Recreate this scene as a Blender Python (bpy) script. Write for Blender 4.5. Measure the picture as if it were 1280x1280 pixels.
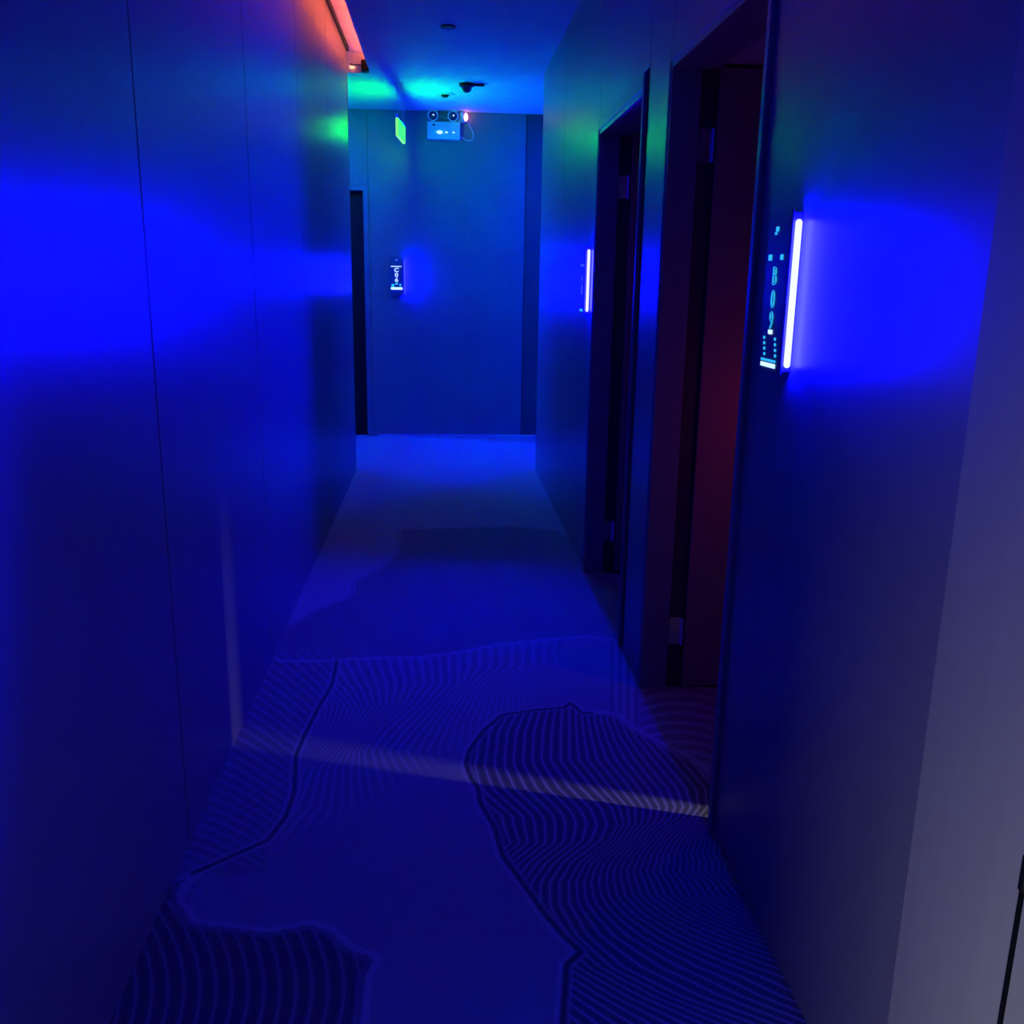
import bpy, bmesh, math
import numpy as np
from mathutils import Matrix, Vector

for o in list(bpy.data.objects):
    bpy.data.objects.remove(o)
SC = bpy.context.scene
COL = SC.collection

# ------------------------------------------------------------------ camera, world, exposure
H = 1.45                                   # eye height
F = 1171.904                               # focal length in pixels of the 1280 frame
RC = np.array([[0.99722038, -0.00157976, 0.07449179],
               [-0.07269987, -0.23957911, 0.96815111],
               [0.01631724, -0.97087556, -0.23902802]])     # columns: image right, image down, forward
cam = bpy.data.cameras.new('camera')
cam.sensor_width = 36.0
cam.lens = F / 1280.0 * 36.0
cam.clip_start = 0.02
cam_o = bpy.data.objects.new('camera', cam)
COL.objects.link(cam_o)
cam_o.matrix_world = Matrix((
    (RC[0, 0], -RC[0, 1], -RC[0, 2], 0.0),
    (RC[1, 0], -RC[1, 1], -RC[1, 2], 0.0),
    (RC[2, 0], -RC[2, 1], -RC[2, 2], H),
    (0, 0, 0, 1)))
SC.camera = cam_o
world = bpy.data.worlds.new('world')
SC.world = world
world.use_nodes = True
world.node_tree.nodes['Background'].inputs[0].default_value = (0, 0, 0, 1)
world.node_tree.nodes['Background'].inputs[1].default_value = 0.0
SC.view_settings.view_transform = 'Standard'
SC.view_settings.look = 'None'
SC.view_settings.gamma = 1.0
SC.view_settings.use_curve_mapping = False
SC.view_settings.exposure = 0.0

BLUE_TUBE = 950.0        # radiance of the sign tubes
EXIT_GREEN = 41.0
COVE_RED = 44.0

def lamp(name, kind, loc, color, power, **kw):
    l = bpy.data.lights.new(name, kind)
    l.color = color
    l.energy = power
    for k, v in kw.items():
        if k not in ('rot', 'target'):
            setattr(l, k, v)
    o = bpy.data.objects.new(name, l)
    COL.objects.link(o)
    o.location = loc
    if 'target' in kw:
        d = Vector(kw['target']) - Vector(loc)
        o.rotation_euler = d.to_track_quat('-Z', 'Y').to_euler()
    return o

# white daylight-tube lamp inside the open doorway behind the camera on the left
lamp('doorway_lamp', 'AREA', (-1.2, -0.82, 0.55), (1.0, 0.97, 0.93), 3.4, shape='RECTANGLE', size=0.25, size_y=0.5,
     spread=math.radians(60), target=(0.735, 1.0, 0.35))
# unseen blue fill added in both arms of the cross corridor, round the corners
for x in (1.55, -1.75):
    lamp('cross_corridor_fill', 'AREA', (x, 8.05, 2.80), (0.0003, 0.0003, 1.0), 95.0, shape='DISK', size=0.3,
         target=(x * 0.72, 8.05, 0.0))
# red lamps in the two private rooms
lamp('room_lamp', 'POINT', (1.25, 2.75, 1.0), (1.0, 0.08, 0.16), 0.6, shadow_soft_size=0.06)
lamp('room_lamp', 'POINT', (1.30, 3.95, 1.55), (1.0, 0.05, 0.15), 0.15, shadow_soft_size=0.06)
# unseen white lamp behind an added slit baffle; only a sliver of it gets out
lamp('sliver_lamp', 'AREA', (1.90, 1.912, 0.55), (1.0, 0.86, 1.0), 9.0, shape='RECTANGLE', size=0.025, size_y=0.3,
     target=(0.87, 2.27, 0.40))

# ------------------------------------------------------------------ measures
XL, XR, YF, ZC = -0.663, 0.735, 8.90, 2.895
YE = 7.24                # where the corridor walls end at the cross corridor
ZCOVE = 3.03             # slab above the cove
XLIP = -0.512            # edge of the dropped ceiling
YCOVE = 7.41
DOOR_H = 2.13

# ------------------------------------------------------------------ material helpers
MATS = {}
def mat(name, color=(0.5, 0.5, 0.5), rough=0.5, metal=0.0, spec=0.5, emit=None, estr=0.0, trans=0.0, ior=1.45,
        grain=None, bump=0.0, vary=0.0):
    m = bpy.data.materials.new(name)
    m.use_nodes = True
    nt = m.node_tree
    b = nt.nodes['Principled BSDF']
    b.inputs['Base Color'].default_value = (*color, 1)
    b.inputs['Roughness'].default_value = rough
    b.inputs['Metallic'].default_value = metal
    b.inputs['Specular IOR Level'].default_value = spec
    b.inputs['IOR'].default_value = ior
    b.inputs['Transmission Weight'].default_value = trans
    if emit:
        b.inputs['Emission Color'].default_value = (*emit, 1)
        b.inputs['Emission Strength'].default_value = estr
    if grain:
        tc = nt.nodes.new('ShaderNodeTexCoord')
        mp = nt.nodes.new('ShaderNodeMapping')
        mp.inputs['Scale'].default_value = grain
        nz = nt.nodes.new('ShaderNodeTexNoise')
        nz.inputs['Scale'].default_value = 1.0
        nz.inputs['Detail'].default_value = 3.0
        nt.links.new(tc.outputs['Object'], mp.inputs['Vector'])
        nt.links.new(mp.outputs['Vector'], nz.inputs['Vector'])
        if vary:
            mr = nt.nodes.new('ShaderNodeMapRange')
            mr.inputs['From Min'].default_value = 0.3
            mr.inputs['From Max'].default_value = 0.7
            mr.inputs['To Min'].default_value = max(0.02, rough - vary)
            mr.inputs['To Max'].default_value = rough + vary
            nt.links.new(nz.outputs['Fac'], mr.inputs['Value'])
            nt.links.new(mr.outputs['Result'], b.inputs['Roughness'])
        mx = nt.nodes.new('ShaderNodeMix')
        mx.data_type = 'RGBA'
        mx.inputs['A'].default_value = (*[c * 0.92 for c in color], 1)
        mx.inputs['B'].default_value = (*[min(1, c * 1.08) for c in color], 1)
        nt.links.new(nz.outputs['Fac'], mx.inputs['Factor'])
        nt.links.new(mx.outputs['Result'], b.inputs['Base Color'])
        if bump:
            bp = nt.nodes.new('ShaderNodeBump')
            bp.inputs['Strength'].default_value = bump
            bp.inputs['Distance'].default_value = 0.002
            nt.links.new(nz.outputs['Fac'], bp.inputs['Height'])
            nt.links.new(bp.outputs['Normal'], b.inputs['Normal'])
    MATS[name] = m
    return m

mat('wall_panel', (0.20, 0.20, 0.21), rough=0.33, spec=0.85, grain=(22, 22, 0.5))
mat('dark_panel', (0.085, 0.085, 0.09), rough=0.4, grain=(22, 22, 0.5))
mat('wall_core', (0.03, 0.03, 0.035), rough=0.8)
mat('ceiling_paint', (0.82, 0.82, 0.82), rough=0.7, grain=(6, 6, 6))
mat('cove_paint', (0.85, 0.85, 0.85), rough=0.6, grain=(8, 8, 8))
mat('casing_metal', (0.20, 0.20, 0.22), rough=0.38, spec=0.6)
mat('door_dark', (0.012, 0.012, 0.014), rough=0.6, spec=0.2, grain=(14, 14, 0.6))
mat('rebate_shade', (0.05, 0.05, 0.055), rough=0.6)
mat('door_wood', (0.30, 0.17, 0.17), rough=0.45, grain=(14, 14, 0.6))
mat('pale_casing', (0.32, 0.32, 0.31), rough=0.75, spec=0.2, grain=(40, 40, 1.5))
mat('chrome', (0.75, 0.75, 0.78), rough=0.25, metal=1.0)
mat('skirting', (0.6, 0.6, 0.62), rough=0.3, grain=(10, 10, 10))
mat('room_paint', (0.45, 0.43, 0.44), rough=0.8, grain=(5, 5, 5))
mat('sign_black', (0.10, 0.10, 0.12), rough=0.3)
mat('sign_face', (0.16, 0.16, 0.19), rough=0.3)
mat('tube_blue', (0.8, 0.8, 0.8), rough=0.4, emit=(0.00098, 0.00104, 1.0), estr=BLUE_TUBE)
mat('tube_blue_strong', (0.8, 0.8, 0.8), rough=0.4, emit=(0.0005, 0.00053, 1.0), estr=BLUE_TUBE * 2)
mat('digit_cyan', (0.2, 0.6, 0.8), rough=0.4, emit=(0.03, 0.55, 1.0), estr=0.9)
mat('digit_white', (0.7, 0.8, 0.9), rough=0.4, emit=(0.55, 0.75, 1.0), estr=1.1)
mat('mark_dim', (0.1, 0.2, 0.5), rough=0.4, emit=(0.12, 0.22, 1.0), estr=0.9)
mat('mark_white', (0.7, 0.8, 0.9), rough=0.4, emit=(0.55, 0.85, 1.0), estr=1.3)
mat('exit_green', (0.01, 0.15, 0.01), rough=0.3, emit=(0.0012, 1.0, 0.0015), estr=EXIT_GREEN)
mat('exit_edge', (0.1, 0.3, 0.1), rough=0.3, emit=(0.22, 1.0, 0.20), estr=1.1)
mat('white_plastic', (0.75, 0.77, 0.77), rough=0.35, grain=(30, 30, 30))
mat('lamp_glass', (0.03, 0.04, 0.10), rough=0.08, spec=0.9)
mat('led_white', (0.8, 0.9, 1), emit=(0.55, 0.9, 1.0), estr=1.1)
mat('led_pink', (1, 0.6, 0.6), emit=(1.0, 0.30, 0.32), estr=7.0)
mat('led_red_strip', (0.9, 0.5, 0.4), emit=(1.0, 0.15, 0.05), estr=COVE_RED)
mat('led_red_end', (0.9, 0.5, 0.4), emit=(1.0, 0.45, 0.22), estr=2.2)
mat('black_plastic', (0.006, 0.006, 0.007), rough=0.6, spec=0.2, grain=(30, 30, 30))
mat('detector_white', (0.7, 0.7, 0.7), rough=0.5, grain=(30, 30, 30))
mat('rod_metal', (0.5, 0.5, 0.52), rough=0.35, metal=0.8)

# carpet: the printed contour pattern comes in as floor attributes, the shader turns it into lines
def carpet_material():
    m = bpy.data.materials.new('carpet')
    m.use_nodes = True
    nt = m.node_tree
    b = nt.nodes['Principled BSDF']
    b.inputs['Roughness'].default_value = 0.95
    b.inputs['Specular IOR Level'].default_value = 0.1
    def attr(n):
        a = nt.nodes.new('ShaderNodeAttribute')
        a.attribute_name = n
        return a.outputs['Fac']
    def math_(op, a, bb=None, cc=None):
        n = nt.nodes.new('ShaderNodeMath')
        n.operation = op
        for i, v in enumerate((a, bb, cc)):
            if v is None:
                continue
            if isinstance(v, (int, float)):
                n.inputs[i].default_value = v
            else:
                nt.links.new(v, n.inputs[i])
        return n.outputs[0]
    def ramp(v, a, c, x0=0.0, x1=1.0):
        n = nt.nodes.new('ShaderNodeMapRange')
        n.interpolation_type = 'SMOOTHSTEP'
        nt.links.new(v, n.inputs['Value'])
        n.inputs['From Min'].default_value = a
        n.inputs['From Max'].default_value = c
        n.inputs['To Min'].default_value = x0
        n.inputs['To Max'].default_value = x1
        return n.outputs[0]
    ph = attr('phase')
    amp = attr('amp')
    edge = attr('edge')
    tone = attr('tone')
    tri = math_('PINGPONG', ph, 0.5)                       # 0 at a line, .5 half way
    line = ramp(tri, 0.05, 0.17, 1.0, 0.0)
    groove = ramp(tri, 0.26, 0.42, 0.0, 1.0)
    tc = nt.nodes.new('ShaderNodeTexCoord')
    nz = nt.nodes.new('ShaderNodeTexNoise')
    nz.inputs['Scale'].default_value = 420.0
    nz.inputs['Detail'].default_value = 1.0
    nt.links.new(tc.outputs['Object'], nz.inputs['Vector'])
    pile = ramp(nz.outputs['Fac'], 0.2, 0.8, 0.86, 1.14)
    bright = math_('MULTIPLY', math_('MULTIPLY', line, amp), 1.7)
    dark = math_('MULTIPLY', math_('MULTIPLY', groove, amp), 0.35)
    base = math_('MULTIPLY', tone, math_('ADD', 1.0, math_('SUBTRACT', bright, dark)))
    seam = ramp(edge, 0.003, 0.008, 0.3, 1.0)             # the dark outline of a field
    e2 = math_('ABSOLUTE', math_('SUBTRACT', edge, 0.013))
    halo = ramp(e2, 0.0, 0.007, 1.8, 1.0)                 # with a pale edge beside it
    val = math_('MULTIPLY', math_('MULTIPLY', math_('MULTIPLY', base, seam), halo), pile)
    mx = nt.nodes.new('ShaderNodeMix')
    mx.data_type = 'RGBA'
    mx.inputs['A'].default_value = (0, 0, 0, 1)
    mx.inputs['B'].default_value = (0.34, 0.33, 0.35, 1)
    mx.clamp_factor = True
    nt.links.new(val, mx.inputs['Factor'])
    nt.links.new(mx.outputs['Result'], b.inputs['Base Color'])
    bp = nt.nodes.new('ShaderNodeBump')
    bp.inputs['Strength'].default_value = 0.3
    bp.inputs['Distance'].default_value = 0.003
    nt.links.new(nz.outputs['Fac'], bp.inputs['Height'])
    nt.links.new(bp.outputs['Normal'], b.inputs['Normal'])
    MATS['carpet'] = m
carpet_material()

# ------------------------------------------------------------------ mesh helpers
def link(name, me, m, parent=None):
    o = bpy.data.objects.new(name, me)
    COL.objects.link(o)
    if m:
        me.materials.clear()
        me.materials.append(MATS[m])
    if parent:
        o.parent = parent
    return o

def bm_box(bm, x0, x1, y0, y1, z0, z1, bev=0.0, seg=1):
    r = bmesh.ops.create_cube(bm, size=1.0)
    vs = r['verts']
    bmesh.ops.scale(bm, vec=(x1 - x0, y1 - y0, z1 - z0), verts=vs)
    bmesh.ops.translate(bm, vec=((x0 + x1) / 2, (y0 + y1) / 2, (z0 + z1) / 2), verts=vs)
    if bev:
        es = list({e for v in vs for e in v.link_edges})
        bmesh.ops.bevel(bm, geom=es, offset=bev, segments=seg, affect='EDGES', profile=0.5)

def bm_cyl(bm, p0, p1, r0, r1=None, n=20, caps=True):
    r1 = r0 if r1 is None else r1
    p0, p1 = Vector(p0), Vector(p1)
    d = p1 - p0
    r = bmesh.ops.create_cone(bm, cap_ends=caps, segments=n, radius1=r0, radius2=r1, depth=d.length)
    q = d.to_track_quat('Z', 'Y').to_matrix().to_4x4()
    bmesh.ops.transform(bm, matrix=Matrix.Translation((p0 + p1) / 2) @ q, verts=r['verts'])

def bm_sphere(bm, c, r, sc=(1, 1, 1), u=16, v=10):
    q = bmesh.ops.create_uvsphere(bm, u_segments=u, v_segments=v, radius=r)
    bmesh.ops.transform(bm, matrix=Matrix.Translation(c) @ Matrix.Diagonal((*sc, 1)), verts=q['verts'])

def bm_torus(bm, c, axis, R, r, n=28, k=8):
    q = Vector(axis).to_track_quat('Z', 'Y').to_matrix()
    vs = []
    for i in range(n):
        a = 2 * math.pi * i / n
        for j in range(k):
            b = 2 * math.pi * j / k
            p = Vector(((R + r * math.cos(b)) * math.cos(a), (R + r * math.cos(b)) * math.sin(a), r * math.sin(b)))
            vs.append(bm.verts.new(q @ p + Vector(c)))
    for i in range(n):
        for j in range(k):
            bm.faces.new((vs[i * k + j], vs[((i + 1) % n) * k + j], vs[((i + 1) % n) * k + (j + 1) % k], vs[i * k + (j + 1) % k]))

def bm_tube(bm, pts, r, k=8):
    pts = [Vector(p) for p in pts]
    rings = []
    for i, p in enumerate(pts):
        t = (pts[min(i + 1, len(pts) - 1)] - pts[max(i - 1, 0)]).normalized()
        a = t.orthogonal().normalized() if i == 0 else (rings[-1][1] - t * rings[-1][1].dot(t)).normalized()
        b = t.cross(a)
        rings.append(([bm.verts.new(p + (a * math.cos(2 * math.pi * j / k) + b * math.sin(2 * math.pi * j / k)) * r) for j in range(k)], a))
    for i in range(len(rings) - 1):
        for j in range(k):
            bm.faces.new((rings[i][0][j], rings[i][0][(j + 1) % k], rings[i + 1][0][(j + 1) % k], rings[i + 1][0][j]))
    bm.faces.new(rings[0][0][::-1])
    bm.faces.new(rings[-1][0])

def spline(P, n=8):
    P = [Vector(p) for p in P]
    out = []
    for i in range(len(P) - 1):
        p0, p1, p2, p3 = P[max(i - 1, 0)], P[i], P[i + 1], P[min(i + 2, len(P) - 1)]
        for k in range(n):
            t = k / n
            out.append(0.5 * ((2 * p1) + (p2 - p0) * t + (2 * p0 - 5 * p1 + 4 * p2 - p3) * t * t + (3 * p1 - p0 - 3 * p2 + p3) * t ** 3))
    out.append(P[-1])
    return out

def obj(name, bm, m, parent=None, smooth=False):
    bmesh.ops.recalc_face_normals(bm, faces=bm.faces)
    me = bpy.data.meshes.new(name)
    bm.to_mesh(me)
    bm.free()
    if smooth:
        for p in me.polygons:
            p.use_smooth = True
    return link(name, me, m, parent)

def boxes(name, lst, m, parent=None, bev=0.0):
    bm = bmesh.new()
    for b in lst:
        bm_box(bm, *b, bev=bev)
    return obj(name, bm, m, parent)

def structure(o):
    o['kind'] = 'structure'
    return o

def tag(o, label, cat, group=None):
    o['label'] = label
    o['category'] = cat
    if group:
        o['group'] = group
    return o

def empty(name, loc=(0, 0, 0), rz=0.0):
    o = bpy.data.objects.new(name, None)
    o.empty_display_size = 0.1
    COL.objects.link(o)
    o.location = loc
    o.rotation_euler = (0, 0, rz)
    return o

# ------------------------------------------------------------------ floor with the contour-line carpet
def floor():
    def axis(lst):
        out = []
        for a, b, s in lst:
            n = max(1, int(round((b - a) / s)))
            out += list(np.linspace(a, b, n, endpoint=False))
        return np.array(out + [lst[-1][1]])
    xs = axis([(-2.6, -0.67, 0.4), (-0.67, 1.20, 0.0085), (1.20, 2.6, 0.3)])
    ys = axis([(-1.6, 1.35, 0.3), (1.35, 3.9, 0.0085), (3.9, 6.0, 0.02), (6.0, 9.1, 0.06)])
    X, Y = np.meshgrid(xs, ys)
    nx, ny = len(xs), len(ys)
    W = np.stack([X.ravel(), Y.ravel(), np.full(X.size, -H)])
    q = RC.T @ W
    q[2] = np.maximum(q[2], 0.3)
    U = 640 + F * q[0] / q[2]
    V = 640 + F * q[1] / q[2]
    near = (Y.ravel() > 1.3)
    def fl(pts):            # traced outline -> floor coordinates
        p = np.array(pts, float)
        r = RC @ np.stack([p[:, 0] - 640, p[:, 1] - 640, np.full(len(p), F)])
        s = -H / r[2]
        return np.stack([r[0] * s, r[1] * s], 1)
    def inside(poly):
        p = fl(poly)
        x, y = X.ravel(), Y.ravel()
        res = np.zeros(x.size, bool)
        n = len(p)
        for i in range(n):
            x0, y0 = p[i]
            x1, y1 = p[(i + 1) % n]
            if y0 == y1:
                continue
            c = ((y0 > y) != (y1 > y)) & (x < (x1 - x0) * (y - y0) / (y1 - y0) + x0)
            res ^= c
        return res
    def dist(line):
        p = fl(line)
        x, y = X.ravel(), Y.ravel()
        d = np.full(x.size, 9.0)
        for i in range(len(p) - 1):
            a, b = p[i], p[i + 1]
            ab = b - a
            t = np.clip(((x - a[0]) * ab[0] + (y - a[1]) * ab[1]) / (ab @ ab), 0, 1)
            d = np.minimum(d, np.hypot(x - a[0] - t * ab[0], y - a[1] - t * ab[1]))
        return d
    def curves(gl):           # phase interpolated between traced guide lines: [(phase, [(u, v)...])]
        cu = []
        for ph, pts in gl:
            pts = np.array(pts, float)
            cu.append((ph, np.interp(V, pts[:, 1], pts[:, 0])))
        out = np.zeros(V.size)
        for k in range(len(cu) - 1):
            a, b = cu[k], cu[k + 1]
            t = (U - a[1]) / np.maximum(b[1] - a[1], 4.0)
            val = a[0] + t * (b[0] - a[0])
            if k == 0:
                out = val
            else:
                out = np.where(U > a[1], val, out)
        return out
    A = [(421, 826), (420, 834), (415, 856), (398, 885), (378, 925), (370, 945), (368, 990), (358, 1020), (335, 1050),
         (290, 1070), (240, 1092), (224, 1108), (220, 1128), (232, 1140), (240, 1154), (290, 1160), (335, 1166), (365, 1160),
         (390, 1156), (412, 1164), (435, 1185), (468, 1198), (455, 1225), (450, 1290)]
    B = [(597, 985), (588, 972), (582, 955), (586, 938), (605, 912), (628, 893), (670, 887), (705, 884), (713, 878), (728, 891),
         (740, 890)]
    B2 = [(740, 890), (770, 893), (790, 910), (830, 932), (862, 948), (880, 962), (905, 985)]
    B3 = [(597, 985), (600, 1004), (618, 1035), (628, 1070), (650, 1100), (680, 1142), (706, 1172), (726, 1190), (708, 1205), (702, 1290)]
    T = [(350, 826), (420, 826), (440, 823), (520, 822), (570, 816), (620, 806), (680, 800), (735, 795), (790, 803)]
    D = [(360, 782), (395, 762), (440, 745), (440, 728), (475, 710), (497, 690), (498, 660)]
    R1 = B + B2 + [(905, 1040), (1030, 1290), (702, 1290)] + B3[::-1][1:]
    R4 = A[9:] + [(100, 1290), (120, 1150)]
    L0 = [(628, 850), (628, 890), (612, 915), (606, 958), (616, 986), (653, 1020), (660, 1054), (630, 1078), (605, 1105), (600, 1140), (640, 1200), (760, 1290)]
    L1 = [(712, 850), (712, 893), (712, 950), (740, 985), (764, 1009), (772, 1031), (762, 1050), (725, 1078), (711, 1102), (712, 1130), (735, 1170), (780, 1210), (850, 1245), (970, 1290)]
    L2 = [(790, 850), (790, 900), (805, 924), (830, 952), (858, 986), (864, 1009), (855, 1023), (830, 1040), (808, 1068), (800, 1089), (812, 1120), (845, 1145), (900, 1170), (955, 1190), (1050, 1220), (1200, 1290)]
    M0 = [(440, 790), (459, 825), (473, 860), (475, 881), (459, 900), (438, 923), (410, 960), (400, 1010), (330, 1100), (300, 1150)]
    M1 = [(520, 790), (526, 825), (531, 854), (512, 881), (473, 913), (455, 940), (460, 975), (470, 1020), (420, 1090), (400, 1150)]
    M2 = [(573, 790), (573, 833), (573, 854), (550, 878), (518, 913), (496, 939), (520, 975), (550, 1010), (500, 1080), (480, 1150)]
    M3 = [(640, 790), (640, 833), (610, 850), (590, 870), (570, 905), (560, 939), (585, 975), (620, 1010), (600, 1080), (600, 1150)]
    in1 = inside(R1) & near
    in4 = inside(R4) & near
    uA = np.interp(V, [p[1] for p in A[:9]], [p[0] for p in A[:9]])
    uB = np.interp(V, [878, 893, 912, 938, 955, 985, 1035, 1070, 1100, 1142, 1190], [713, 628, 605, 586, 582, 597, 618, 628, 650, 680, 726])
    vT = np.interp(U, [p[0] for p in T], [p[1] for p in T])
    in2 = near & ~in1 & ~in4 & (V > vT) & (U > np.where(V < 1092, uA, 224)) & (U < 760)
    in3 = near & ~in1 & ~in4 & ~in2 & (U < uA + 2) & (V > 815) & (V < 1085)
    in6 = near & ~in1 & ~in4 & ~in2 & ~in3 & (U > 740) & (V > 800)
    p1 = curves([(0, L0), (9, L1), (19, L2)])
    p2 = curves([(0, M0), (5, M1), (9, M2), (14, M3)])
    p3 = (V - 0.55 * (U - 300) - 0.0022 * (U - 300) ** 2) / 13.0
    p4 = (U - 330 + 0.0035 * (V - 1235) ** 2) / 20.0
    p6 = np.where(U < 800, U / 10.0, (V + 0.38 * (U - 800) - 0.004 * (U - 800) ** 2) / 12.0)
    phase = np.where(in1, p1, np.where(in4, p4, np.where(in2, p2, np.where(in3, p3, p6))))
    edge = np.minimum.reduce([dist(A[:11]), np.maximum(dist(A[10:]), 0.0105), dist(B), dist(B3), np.maximum(dist(B2), 0.011), np.maximum(dist(T) + 0.004, 0.010), dist(D) + 0.003])
    edge = np.where(near, edge, 9.0)
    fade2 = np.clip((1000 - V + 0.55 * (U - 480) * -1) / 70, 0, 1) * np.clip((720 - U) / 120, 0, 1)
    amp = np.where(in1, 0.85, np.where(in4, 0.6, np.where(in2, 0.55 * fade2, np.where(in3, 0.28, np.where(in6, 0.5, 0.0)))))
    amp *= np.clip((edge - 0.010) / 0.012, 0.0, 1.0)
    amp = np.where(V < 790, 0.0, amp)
    palep = inside([(280, 800), (360, 782), (395, 762), (440, 745), (440, 728), (475, 710), (497, 690), (498, 662), (640, 658), (700, 664), (760, 700), (800, 560), (400, 540), (350, 600)])
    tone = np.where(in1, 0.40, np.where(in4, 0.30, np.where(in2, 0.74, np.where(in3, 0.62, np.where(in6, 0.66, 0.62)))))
    tone = np.where(palep & (V < 790), 1.0, tone)  # far carpet field set paler than the rest
    me = bpy.data.meshes.new('floor')
    idx = np.arange(nx * ny).reshape(ny, nx)
    faces = np.stack([idx[:-1, :-1], idx[:-1, 1:], idx[1:, 1:], idx[1:, :-1]], -1).reshape(-1, 4)
    co = np.stack([X.ravel(), Y.ravel(), np.zeros(X.size)], 1)
    me.vertices.add(len(co))
    me.vertices.foreach_set('co', co.ravel())
    me.loops.add(faces.size)
    me.loops.foreach_set('vertex_index', faces.ravel())
    me.polygons.add(len(faces))
    me.polygons.foreach_set('loop_start', np.arange(0, faces.size, 4))
    me.update(calc_edges=True)
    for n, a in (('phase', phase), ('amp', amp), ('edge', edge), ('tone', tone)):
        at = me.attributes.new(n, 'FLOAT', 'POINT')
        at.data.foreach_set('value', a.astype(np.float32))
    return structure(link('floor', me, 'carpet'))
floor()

# ------------------------------------------------------------------ ceiling with the cove along the left wall
ceil = structure(boxes('ceiling', [
    (XLIP, XR + 0.2, -1.6, YCOVE, ZC, ZC + 0.014),               # dropped board of the corridor
    (-2.6, 2.6, YCOVE, 9.1, ZC, ZC + 0.03),                      # board over the cross corridor
    (-0.95, XR + 0.2, -1.6, YCOVE, ZCOVE, ZCOVE + 0.05),         # slab above
], 'ceiling_paint'))
structure(boxes('trim_1', [(XLIP - 0.002, XLIP + 0.008, -1.6, YCOVE - 0.002, ZC - 0.002, ZC + 0.034)], 'cove_paint'))    # lip of the cove
structure(boxes('trim_2', [(XLIP + 0.09, XLIP + 0.10, -1.6, YCOVE, ZC + 0.014, ZCOVE)], 'cove_paint'))        # back of the cove
structure(boxes('trim_3', [(XL - 0.03, XLIP + 0.09, YCOVE, YCOVE + 0.02, ZC + 0.03, ZCOVE)], 'cove_paint'))   # end board of the cove

structure(boxes('corner_shade', [(XL, XL + 0.016, -0.2, YE, ZCOVE - 0.030, ZCOVE)], 'wall_core'))                      # dark strip put in for the corner shadow under the slab

# ------------------------------------------------------------------ walls
G = 0.007
def panel(parent, x0, x1, y0, y1, z0, z1, m='wall_panel', name='wall_panel', bev=0.0015):
    bm = bmesh.new()
    bm_box(bm, x0, x1, y0, y1, z0, z1, bev=bev)
    return obj(name, bm, m, parent)

# left wall: backing and six tall panels, 1.24 m apart; a doorway behind the camera
wl = structure(boxes('wall_left', [(-0.95, XL - 0.012, -0.24, YE - 0.012, 0, ZCOVE), (-0.95, XL - 0.012, -1.6, -1.15, 0, ZCOVE),
                                   (-0.95, XL - 0.012, -1.15, -0.24, 2.15, ZCOVE)], 'wall_core'))
for i in range(6):
    y0 = -0.24 + 1.24 * i
    panel(wl, XL - 0.012, XL, y0 + G / 2, min(y0 + 1.24, YE) - G / 2, 0.0, ZCOVE)
panel(wl, -0.95, XL, YE - 0.012, YE, 0, ZC)                     # return into the cross corridor

# right wall with two open doorways
D1 = (2.235, 3.175)
D2 = (3.60, 4.58)
WT = 0.135                                                       # wall thickness
X1 = XR + WT
wr = structure(boxes('wall_right', [
    (XR + 0.012, X1, -1.6, D1[0], 0, ZC), (XR + 0.012, X1, D1[1], D2[0], 0, ZC), (XR + 0.012, X1, D2[1], YE - 0.012, 0, ZC),
    (XR + 0.012, X1, D1[0], D1[1], DOOR_H, ZC), (XR + 0.012, X1, D2[0], D2[1], DOOR_H, ZC)], 'wall_core'))
for y0, y1, z0 in ((1.25, 2.215, 0), (2.215, 3.20, 2.19), (3.20, 3.545, 0), (3.545, 4.62, 2.19), (4.62, 5.95, 0), (5.95, YE, 0)):
    panel(wr, XR, XR + 0.012, y0 + G / 2, y1 - G / 2, z0 + (G / 2 if z0 else 0), ZC)
panel(wr, XR, XR + 0.30, YE - 0.012, YE, 0, ZC)

# far wall of the cross corridor
wb = structure(boxes('wall_far', [(-0.70, 2.6, YF + 0.012, YF + 0.15, 0, ZC), (-2.6, -1.55, YF + 0.012, YF + 0.15, 0, ZC),
                                  (-1.55, -0.70, YF + 0.012, YF + 0.15, 2.22, ZC)], 'wall_core'))
for x0, x1, z0, z1 in ((-0.652, 0.755, 0, ZC), (0.763, 2.6, 0, ZC), (-1.60, -0.656, 2.26, ZC), (-2.6, -1.604, 0, ZC)):
    panel(wb, x0, x1, YF + (0.006 if x0 > 0.7 else 0), YF + 0.012, z0, z1, m='dark_panel' if x0 > 0.7 else 'wall_panel')
structure(boxes('wall_cross_left', [(-2.75, -2.6, YE, 9.05, 0, ZC), (-2.6, -0.95, YE - 0.15, YE - 0.01, 0, ZC)], 'room_paint'))
structure(boxes('wall_cross_right', [(2.6, 2.75, YE, 9.05, 0, ZC), (XR + 0.30, 2.6, YE - 0.15, YE - 0.01, 0, ZC)], 'room_paint'))
structure(boxes('wall_behind', [(-2.0, 1.2, -1.7, -1.6, 0, ZCOVE)], 'room_paint'))
structure(boxes('baseboard_far', [(-0.60, 2.55, YF - 0.012, YF, 0.0, 0.018)], 'skirting'))

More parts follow.
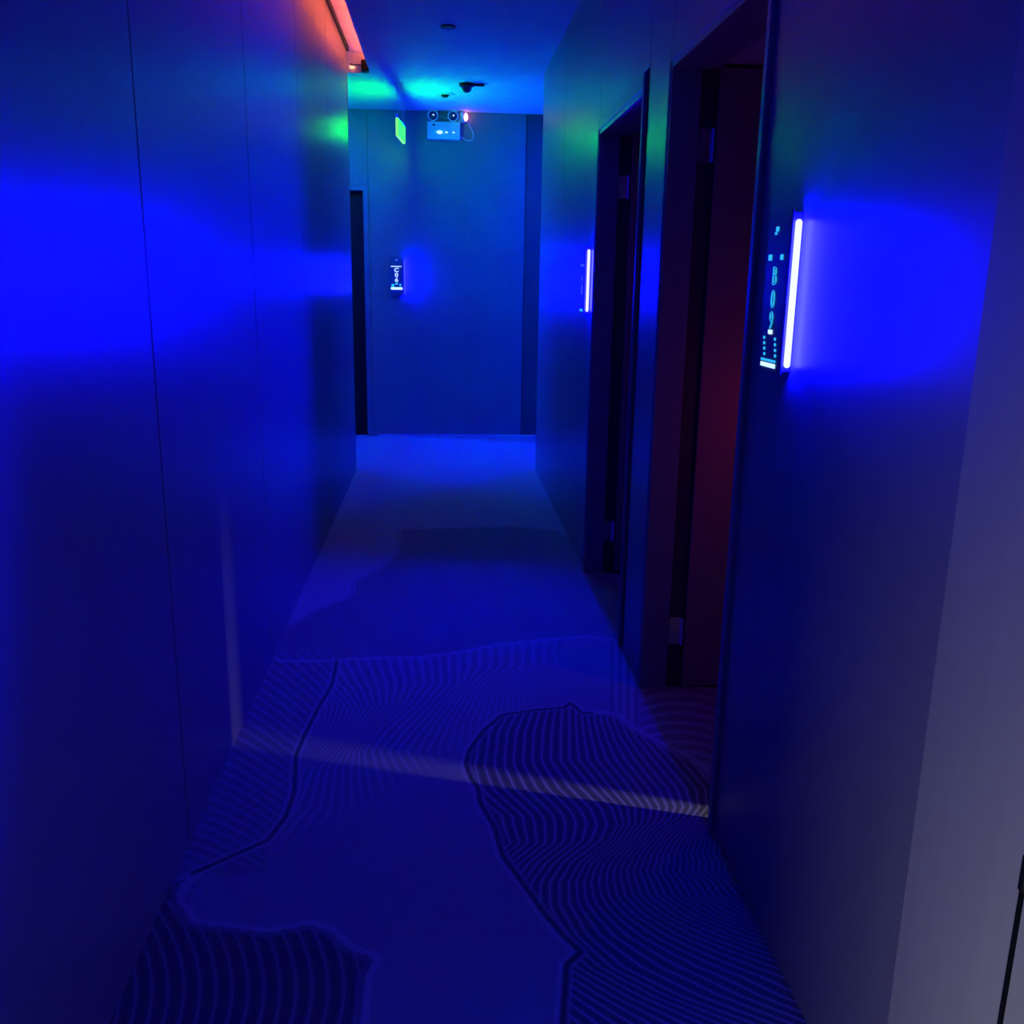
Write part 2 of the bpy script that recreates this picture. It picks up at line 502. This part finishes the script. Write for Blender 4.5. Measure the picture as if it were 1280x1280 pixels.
# shells of the two private rooms
structure(boxes('ceiling_rooms', [(X1, 2.55, 1.0, 5.2, DOOR_H, DOOR_H + 0.05)], 'room_paint'))
structure(boxes('wall_rooms', [(2.4, 2.5, 1.0, 5.2, 0, DOOR_H), (X1, 2.4, 1.0, 1.1, 0, DOOR_H), (X1, 2.4, 3.44, 3.54, 0, DOOR_H),
                               (X1, 2.4, 5.1, 5.2, 0, DOOR_H)], 'room_paint'))
structure(boxes('slit_baffle', [(1.34, 1.38, 2.128, 3.44, 0, DOOR_H), (1.34, 1.38, 1.1, 2.03, 0, DOOR_H), (1.34, 1.38, 2.03, 2.128, 0.5, DOOR_H)], 'room_paint'))  # unseen baffle, added so that its slit shapes the white sliver
# walls of the side room the white light comes from
structure(boxes('wall_side_room', [(-1.7, -1.6, -1.6, 0.2, 0, 2.4), (-1.6, -0.95, 0.1, 0.2, 0, 2.4)], 'room_paint'))

# ------------------------------------------------------------------ doors
def open_door(name, y0, y1, gap):
    """frame with casings, leaf swung into the room against the far jamb"""
    c = 0.05
    fr = boxes(name, [
        (XR - 0.008, X1 + 0.008, y0 - 0.001, y0 + 0.018, 0, DOOR_H), (XR - 0.008, X1 - 0.048, y1 - 0.018, y1 + 0.001, 0, DOOR_H),
        (XR - 0.008, X1 + 0.008, y0, y1, DOOR_H - 0.018, DOOR_H + 0.001)], 'casing_metal')
    structure(fr)
    for a, b in ((y0 - 0.018, y0), (y1, y1 + 0.022)):
        bm = bmesh.new()
        bm_box(bm, XR - 0.012, XR + 0.006, a, b, 0, DOOR_H + 0.055, bev=0.003)
        obj('casing', bm, 'casing_metal', fr)
    bm = bmesh.new()
    bm_box(bm, XR - 0.012, XR + 0.006, y0, y1, DOOR_H, DOOR_H + 0.055, bev=0.003)
    obj('casing', bm, 'casing_metal', fr)
    bm = bmesh.new()                                              # rebate the leaf closes into, coloured dark for the leaf's edge shadow
    bm_box(bm, X1 - 0.048, X1 + 0.008, y1 - 0.003, y1 + 0.001, 0, DOOR_H - 0.018)
    obj('rebate', bm, 'rebate_shade', fr)
    bm = bmesh.new()
    bm_box(bm, X1 + gap, X1 + gap + 0.40, y1 - 0.018, y1 + 0.022, 0.008, DOOR_H - 0.012, bev=0.002)
    leaf = obj('door_leaf', bm, 'door_wood', fr)
    for z in (0.22, 1.885):
        bm = bmesh.new()
        bm_box(bm, X1 - 0.044, X1 + gap - 0.002, y1 - 0.008, y1 - 0.003, z - 0.052, z + 0.052, bev=0.001)
        bm_cyl(bm, (X1 + 0.002, y1 - 0.013, z - 0.052), (X1 + 0.002, y1 - 0.013, z + 0.052), 0.007, n=12)
        for k in range(5):
            bm_cyl(bm, (X1 - 0.026, y1 - 0.0105, z - 0.04 + 0.02 * k), (X1 - 0.026, y1 - 0.007, z - 0.04 + 0.02 * k), 0.0045, n=8)
        obj('hinge', bm, 'chrome', fr)
    return fr
open_door('door_1', D1[0], D1[1], 0.012)
open_door('door_2', D2[0], D2[1], 0.012)

# closed door in the far wall, only its right edge shows
d3 = structure(boxes('door_3', [(-0.70, -0.654, YF - 0.012, YF + 0.10, 0, 2.255), (-1.60, -1.55, YF - 0.012, YF + 0.10, 0, 2.255),
                                (-1.55, -0.70, YF - 0.012, YF + 0.10, 2.215, 2.255)], 'casing_metal'))
panel(d3, -1.547, -0.703, YF + 0.06, YF + 0.098, 0.006, 2.212, m='door_dark', name='door_leaf')

# pale casing and the closed door leaf beside the camera on the right
bm = bmesh.new()
prof = [(XR + 0.01, 1.252), (XR - 0.002, 1.252), (XR - 0.003, 1.251), (XR - 0.003, 0.992), (XR + 0.01, 0.992)]
lo = [bm.verts.new((x, y, 0)) for x, y in prof]
hi = [bm.verts.new((x, y, ZC)) for x, y in prof]
for i in range(len(prof)):
    j = (i + 1) % len(prof)
    bm.faces.new((lo[i], lo[j], hi[j], hi[i]))
bm.faces.new(lo[::-1])
bm.faces.new(hi)
structure(obj('trim_4', bm, 'pale_casing'))
d4 = structure(boxes('door_4', [(XR - 0.003, XR + 0.012, -0.05, 0.984, 0.006, ZC - 0.005)], 'pale_casing', bev=0.002))
boxes('gap_shade', [(XR - 0.0045, XR + 0.011, 0.9845, 0.9915, 0.0, ZC - 0.005)], 'black_plastic', d4)  # black filler put in for the shade of the gap beside the leaf
boxes('door_latch', [(XR - 0.012, XR - 0.002, 0.975, 0.987, 0.715, 0.765)], 'black_plastic', d4, bev=0.002)
panel(wr, XR, XR + 0.012, -1.6, -0.055, 0, ZC)

# ------------------------------------------------------------------ illuminated room number signs
def glyph(name, ch, size, parent, loc, m, outline=False, sx=1.0):
    cu = bpy.data.curves.new(name, 'FONT')
    cu.body = ch
    cu.size = size
    cu.align_x = 'CENTER'
    cu.align_y = 'CENTER'
    cu.resolution_u = 3
    if outline:
        cu.fill_mode = 'NONE'
        cu.bevel_depth = size * 0.014
        cu.bevel_resolution = 0
    else:
        cu.extrude = 0.0006
        cu.offset = size * 0.03
    t = bpy.data.objects.new('tmp', cu)
    COL.objects.link(t)
    dg = bpy.context.evaluated_depsgraph_get()
    me = bpy.data.meshes.new_from_object(t.evaluated_get(dg))
    bpy.data.objects.remove(t)
    bpy.data.curves.remove(cu)
    me.name = name
    me.transform(Matrix.Translation(loc) @ Matrix.Rotation(math.pi / 2, 4, 'X') @ Matrix.Diagonal((sx, 1, 1, 1)))
    return link(name, me, m, parent)

def room_sign(loc, rz, text, label, mode, power, spread=100, turn=30):
    r = empty('room_number_sign', loc, rz)
    tag(r, label, 'door sign', 'illuminated room number signs')
    # local: X to the reader's right, Y into the wall, Z up; origin on the wall at mid height of the tube
    bm = bmesh.new()
    bm_box(bm, -0.058, 0.052, -0.026, 0.0, -0.160, 0.165, bev=0.002)
    obj('housing', bm, 'sign_black', r)
    bm = bmesh.new()
    bm_box(bm, -0.064, 0.069, -0.032, -0.026, -0.165, 0.170, bev=0.0015)
    obj('face_plate', bm, 'sign_face', r)
    bm = bmesh.new()
    bm_cyl(bm, (0.0605, -0.0125, -0.143), (0.0605, -0.0125, 0.143), 0.0068, n=14)
    bm_sphere(bm, (0.0605, -0.0125, -0.143), 0.0068, u=14, v=8)
    bm_sphere(bm, (0.0605, -0.0125, 0.143), 0.0068, u=14, v=8)
    obj('light_tube', bm, 'tube_blue' if mode == 'cyan' else 'tube_blue_strong', r, smooth=True)
    l = bpy.data.lights.new('tube_beam', 'AREA')                  # area light added at the tube to throw its beam
    l.shape = 'RECTANGLE'
    l.size, l.size_y = 0.012, 0.285
    l.color = (0.0003, 0.0003, 1.0)
    l.energy = power
    l.spread = math.radians(spread)
    lo = bpy.data.objects.new('tube_beam', l)
    COL.objects.link(lo)
    lo.parent = r
    lo.location = (0.0690, -0.0135, 0.0)
    a = math.radians(turn)
    lo.rotation_euler = Vector((math.cos(a), -math.sin(a), 0)).to_track_quat('-Z', 'Y').to_euler()
    yf = -0.0325
    if mode == 'cyan':
        md, mm, mw = 'digit_cyan', 'digit_cyan', 'mark_white'
    elif mode == 'white':
        md, mm, mw = 'digit_white', 'mark_dim', 'mark_white'
    else:
        md, mm, mw = 'mark_dim', 'mark_dim', 'mark_dim'
    zs = (0.036, -0.012, -0.056) if mode == 'cyan' else (0.052, 0.008, -0.036)
    for ch, z in zip(text, zs):
        glyph('digit', ch, 0.052 if mode == 'cyan' else 0.049, r, (0.0, yf - 0.0006, z), md, outline=(mode == 'cyan'), sx=0.95 if mode == 'cyan' else 1.25)
    def mark(name, bl, m):
        boxes(name, [(a, b, yf - 0.001, yf, c, d) for a, b, c, d in bl], m, r)
    if mode == 'cyan':
        mark('ornament', [(-0.012, 0.004, 0.128, 0.138), (-0.018, -0.006, 0.122, 0.127)], mm)
        mark('marker_dot', [(-0.046, -0.026, 0.070, 0.082)], mm)
        mark('marker_dot', [(0.026, 0.042, 0.070, 0.081)], mm)
        mark('marker_dot', [(-0.012, 0.012, -0.083, -0.074)], mw)
        for s in (-1, 1):
            for k in range(4):
                c = -0.092 - 0.0115 * k
                mark('ornament', [(s * 0.034 - 0.006 + 0.003 * k, s * 0.034 + 0.003 + 0.003 * k, c - 0.003, c + 0.003)], mm)
        mark('ornament', [(-0.045, 0.045, -0.141, -0.136)], mm)
        mark('ornament', [(-0.045, 0.045, -0.153, -0.144)], mw)
    elif mode == 'white':
        mark('ornament', [(-0.010, 0.012, 0.137, 0.146)], mm)
        mark('ornament', [(-0.052, 0.046, 0.081, 0.089)], 'digit_white')
        mark('ornament', [(-0.046, -0.022, -0.098, -0.072), (-0.012, 0.014, -0.075, -0.062), (0.026, 0.040, -0.092, -0.068)], 'digit_cyan')
        mark('ornament', [(-0.052, 0.054, -0.120, -0.100)], mw)
    else:
        mark('marker_dot', [(-0.046, -0.026, 0.070, 0.080)], mm)
        mark('marker_dot', [(0.026, 0.042, 0.070, 0.080)], mm)
        mark('ornament', [(-0.050, 0.045, -0.150, -0.138)], 'digit_cyan')
        for z in (0.01, -0.03, -0.056):
            mark('ornament', [(-0.006, 0.006, z - 0.009, z + 0.009)], mm)
    return r
room_sign((XR, 1.998, 1.432), -math.pi / 2, 'B09', 'slim lit sign reading B09 with white light tube, beside the near doorway', 'cyan', 36.0, 92)
room_sign((XR, 4.80, 1.458), -math.pi / 2, '', 'slim wall sign with a glowing tube and unreadable number, beyond both right doorways', 'dim', 70.0, 180, 60)
room_sign((-0.410, YF, 1.478), 0.0, 'C06', 'small lit sign reading C06 on the end wall', 'white', 44.0, 180, 50)

# ------------------------------------------------------------------ hanging exit sign
ex0, ex1 = Vector((-0.341, 7.76, 0)), Vector((-0.305, 8.20, 0))
mid = (ex0 + ex1) / 2
ang = math.atan2(ex1.y - ex0.y, ex1.x - ex0.x)
L = (ex1 - ex0).length
ex = empty('exit_sign', (mid.x, mid.y, 2.525), ang)              # local X runs along the plate
tag(ex, 'glowing green exit sign hanging on two rods from the ceiling', 'exit sign')
bm = bmesh.new()
bm_box(bm, -L / 2 + 0.008, L / 2 - 0.008, -0.008, 0.008, 0.006, 0.124)
obj('light_panel', bm, 'exit_green', ex)
boxes('frame', [(-L / 2, -L / 2 + 0.008, -0.010, 0.010, 0, 0.13), (L / 2 - 0.008, L / 2, -0.010, 0.010, 0, 0.13),
                (-L / 2 + 0.008, L / 2 - 0.008, -0.010, 0.010, 0, 0.006)], 'exit_edge', ex)
boxes('top_rail', [(-L / 2 + 0.008, L / 2 - 0.008, -0.012, 0.012, 0.124, 0.134)], 'white_plastic', ex)
for s in (-1, 1):
    bm = bmesh.new()
    bm_cyl(bm, (s * (L / 2 - 0.03), 0, 0.134), (s * (L / 2 - 0.03), 0, ZC - 2.525), 0.003, n=10)
    rod = obj('hanging_rod', bm, 'rod_metal', ex, smooth=True)
    bm = bmesh.new()
    bm_cyl(bm, (s * (L / 2 - 0.03), 0, 0.134), (s * (L / 2 - 0.03), 0, 0.158), 0.007, n=12)
    obj('rod_clip', bm, 'chrome', rod)
boxes('ceiling_rail', [(-L / 2, L / 2, -0.012, 0.012, ZC - 2.525 - 0.016, ZC - 2.525)], 'white_plastic', ex)

# ------------------------------------------------------------------ twin-head emergency light on the end wall
em = empty('emergency_light', (0.0205, YF, 2.655))
tag(em, 'white emergency light box with two round lamp heads on the end wall', 'emergency light')
bm = bmesh.new()
bm_box(bm, -0.145, 0.145, -0.062, 0.0, 0.0, 0.145, bev=0.006, seg=2)
body = obj('body', bm, 'white_plastic', em)
boxes('badge', [(-0.10, -0.072, -0.0635, -0.0615, 0.112, 0.124)], 'black_plastic', em)
boxes('badge', [(-0.05, -0.035, -0.0635, -0.0615, 0.110, 0.118)], 'rod_metal', em)
boxes('switch_plate', [(-0.075, 0.100, -0.0645, -0.0615, 0.038, 0.078)], 'white_plastic', em)
for x, w in ((-0.036, 0.026), (0.024, 0.013), (0.086, 0.011)):
    bm = bmesh.new()
    bm_sphere(bm, (x, -0.0645, 0.058), w, (1, 0.25, 0.55))
    obj('indicator', bm, 'led_white', em, smooth=True)
for x in (-0.094, 0.082):
    bm = bmesh.new()
    bm_cyl(bm, (x, -0.034, 0.143), (x, -0.034, 0.160), 0.011, n=14)
    obj('neck', bm, 'white_plastic', em, smooth=True)
    bm = bmesh.new()
    c = Vector((x, -0.05, 0.195))
    bm_cyl(bm, c + Vector((0, 0.0, 0)), c + Vector((0, 0.040, 0)), 0.042, 0.022, n=28)
    bm_torus(bm, c + Vector((0, -0.004, 0)), (0, 1, 0), 0.042, 0.0062)
    hd = obj('lamp_head', bm, 'white_plastic', em, smooth=True)
    bm = bmesh.new()
    bm_sphere(bm, c + Vector((0, -0.002, 0)), 0.039, (1, 0.3, 1), u=24, v=12)
    obj('lens', bm, 'lamp_glass', hd, smooth=True)
    bm = bmesh.new()
    bm_sphere(bm, c + Vector((0.004, -0.014, 0.004)), 0.007, u=12, v=8)
    obj('bulb', bm, 'led_white', hd, smooth=True)

# plug block with its pink pilot lamp and the cable that loops back to the box
pl = empty('socket_block', (0.185, YF, 2.83))
tag(pl, 'small white socket block with a glowing pink pilot lamp, by the twin lamps', 'socket')
bm = bmesh.new()
bm_cyl(bm, (0, -0.022, 0.058), (0.012, -0.022, -0.03), 0.032, 0.014, n=18)
obj('plug_body', bm, 'white_plastic', pl, smooth=True)
boxes('back_box', [(-0.04, 0.045, -0.016, 0.0, -0.02, 0.058)], 'white_plastic', pl, bev=0.003)
bm = bmesh.new()
bm_sphere(bm, (0.030, -0.032, 0.018), 0.024, (0.8, 0.8, 1.3))
obj('pilot_lamp', bm, 'led_pink', pl, smooth=True)
bm = bmesh.new()
bm_tube(bm, spline([(0.222, YF - 0.03, 2.826), (0.245, YF - 0.012, 2.79), (0.275, YF - 0.008, 2.735), (0.283, YF - 0.008, 2.69),
                    (0.262, YF - 0.008, 2.66), (0.225, YF - 0.012, 2.656), (0.19, YF - 0.02, 2.675), (0.164, YF - 0.03, 2.685)]), 0.0042)
tag(obj('power_cable', bm, 'white_plastic', None, smooth=True), 'thin white cable looping from the socket to the emergency light', 'cable')
bm = bmesh.new()
bm_tube(bm, spline([(-0.13, YF - 0.006, 2.875), (-0.10, YF - 0.004, 2.868), (-0.06, YF - 0.004, 2.866), (0.0, YF - 0.004, 2.855),
                    (0.05, YF - 0.004, 2.838), (0.12, YF - 0.004, 2.868), (0.148, YF - 0.006, 2.872)]), 0.003)
tag(obj('power_cable', bm, 'white_plastic', None, smooth=True), 'thin white cable strung behind the two round lamp heads', 'cable')

# ------------------------------------------------------------------ ceiling fittings
def disc(name, x, y, label, cat, R, h, m, ring=None):
    r = empty(name, (x, y, ZC))
    tag(r, label, cat)
    bm = bmesh.new()
    bm_cyl(bm, (0, 0, 0), (0, 0, -h), R, R * 0.86, n=32)
    obj('base', bm, m, r, smooth=False)
    return r
sd = disc('smoke_detector', 0.03, 8.10, 'round white smoke detector on the ceiling near the exit sign', 'detector', 0.082, 0.008, 'detector_white')
bm = bmesh.new()
bm_cyl(bm, (0, 0, -0.008), (0, 0, -0.024), 0.034, 0.022, n=28)
obj('sensor_head', bm, 'black_plastic', sd)
dl = empty('ceiling_downlight', (0.040, 6.03, ZC))
tag(dl, 'small unlit black recessed ceiling light in the corridor', 'ceiling light')
bm = bmesh.new()
bm_torus(bm, (0, 0, -0.002), (0, 0, 1), 0.040, 0.006)
obj('trim_ring', bm, 'black_plastic', dl, smooth=True)
bm = bmesh.new()
bm_cyl(bm, (0, 0, -0.0005), (0, 0, -0.006), 0.037, 0.030, n=24)
obj('lens', bm, 'lamp_glass', dl)
dc = empty('dome_camera', (0.190, 7.66, ZC))
tag(dc, 'dark dome camera on the ceiling before the twin lamps', 'camera')
bm = bmesh.new()
bm_cyl(bm, (0, 0, 0), (0, 0, -0.022), 0.056, 0.052, n=28)
obj('base', bm, 'black_plastic', dc, smooth=False)
bm = bmesh.new()
bm_sphere(bm, (0, 0, -0.024), 0.042, (1, 1, 1.0), u=24, v=14)
obj('dome', bm, 'lamp_glass', dc, smooth=True)
bm = bmesh.new()
bm_box(bm, 0.045, 0.135, -0.012, 0.012, -0.016, 0.0, bev=0.003)
obj('camera_shadow', bm, 'black_plastic', dc)  # dark box standing in for the camera's shadow on the ceiling

# red LED strip in the cove and its driver
ls = empty('led_strip', (XLIP + 0.03, 3.0, ZC + 0.014))
tag(ls, 'red LED strip hidden in the ceiling cove above the left wall', 'light strip')
boxes('carrier', [(-0.008, 0.008, 1.4, 4.395, 0.0, 0.006)], 'white_plastic', ls)
boxes('led_band', [(-0.006, 0.006, 1.4, 4.39, 0.006, 0.010)], 'led_red_strip', ls)
dr = empty('led_driver', (XLIP - 0.025, YCOVE - 0.055, ZC))
tag(dr, 'black driver box at the end of the red lit ceiling cove', 'driver box')
bm = bmesh.new()
bm_box(bm, -0.035, 0.022, -0.03, 0.05, 0.0, 0.075, bev=0.008, seg=2)
obj('body', bm, 'black_plastic', dr)
boxes('glowing_end', [(-0.122, -0.088, 0.045, 0.053, 0.030, 0.042)], 'led_red_end', dr)
bm = bmesh.new()
bm_tube(bm, spline([(-0.03, 0.02, 0.04), (-0.06, 0.03, 0.05), (-0.09, 0.03, 0.046), (-0.12, 0.035, 0.055)]), 0.004)
obj('lead', bm, 'black_plastic', dr, smooth=True)
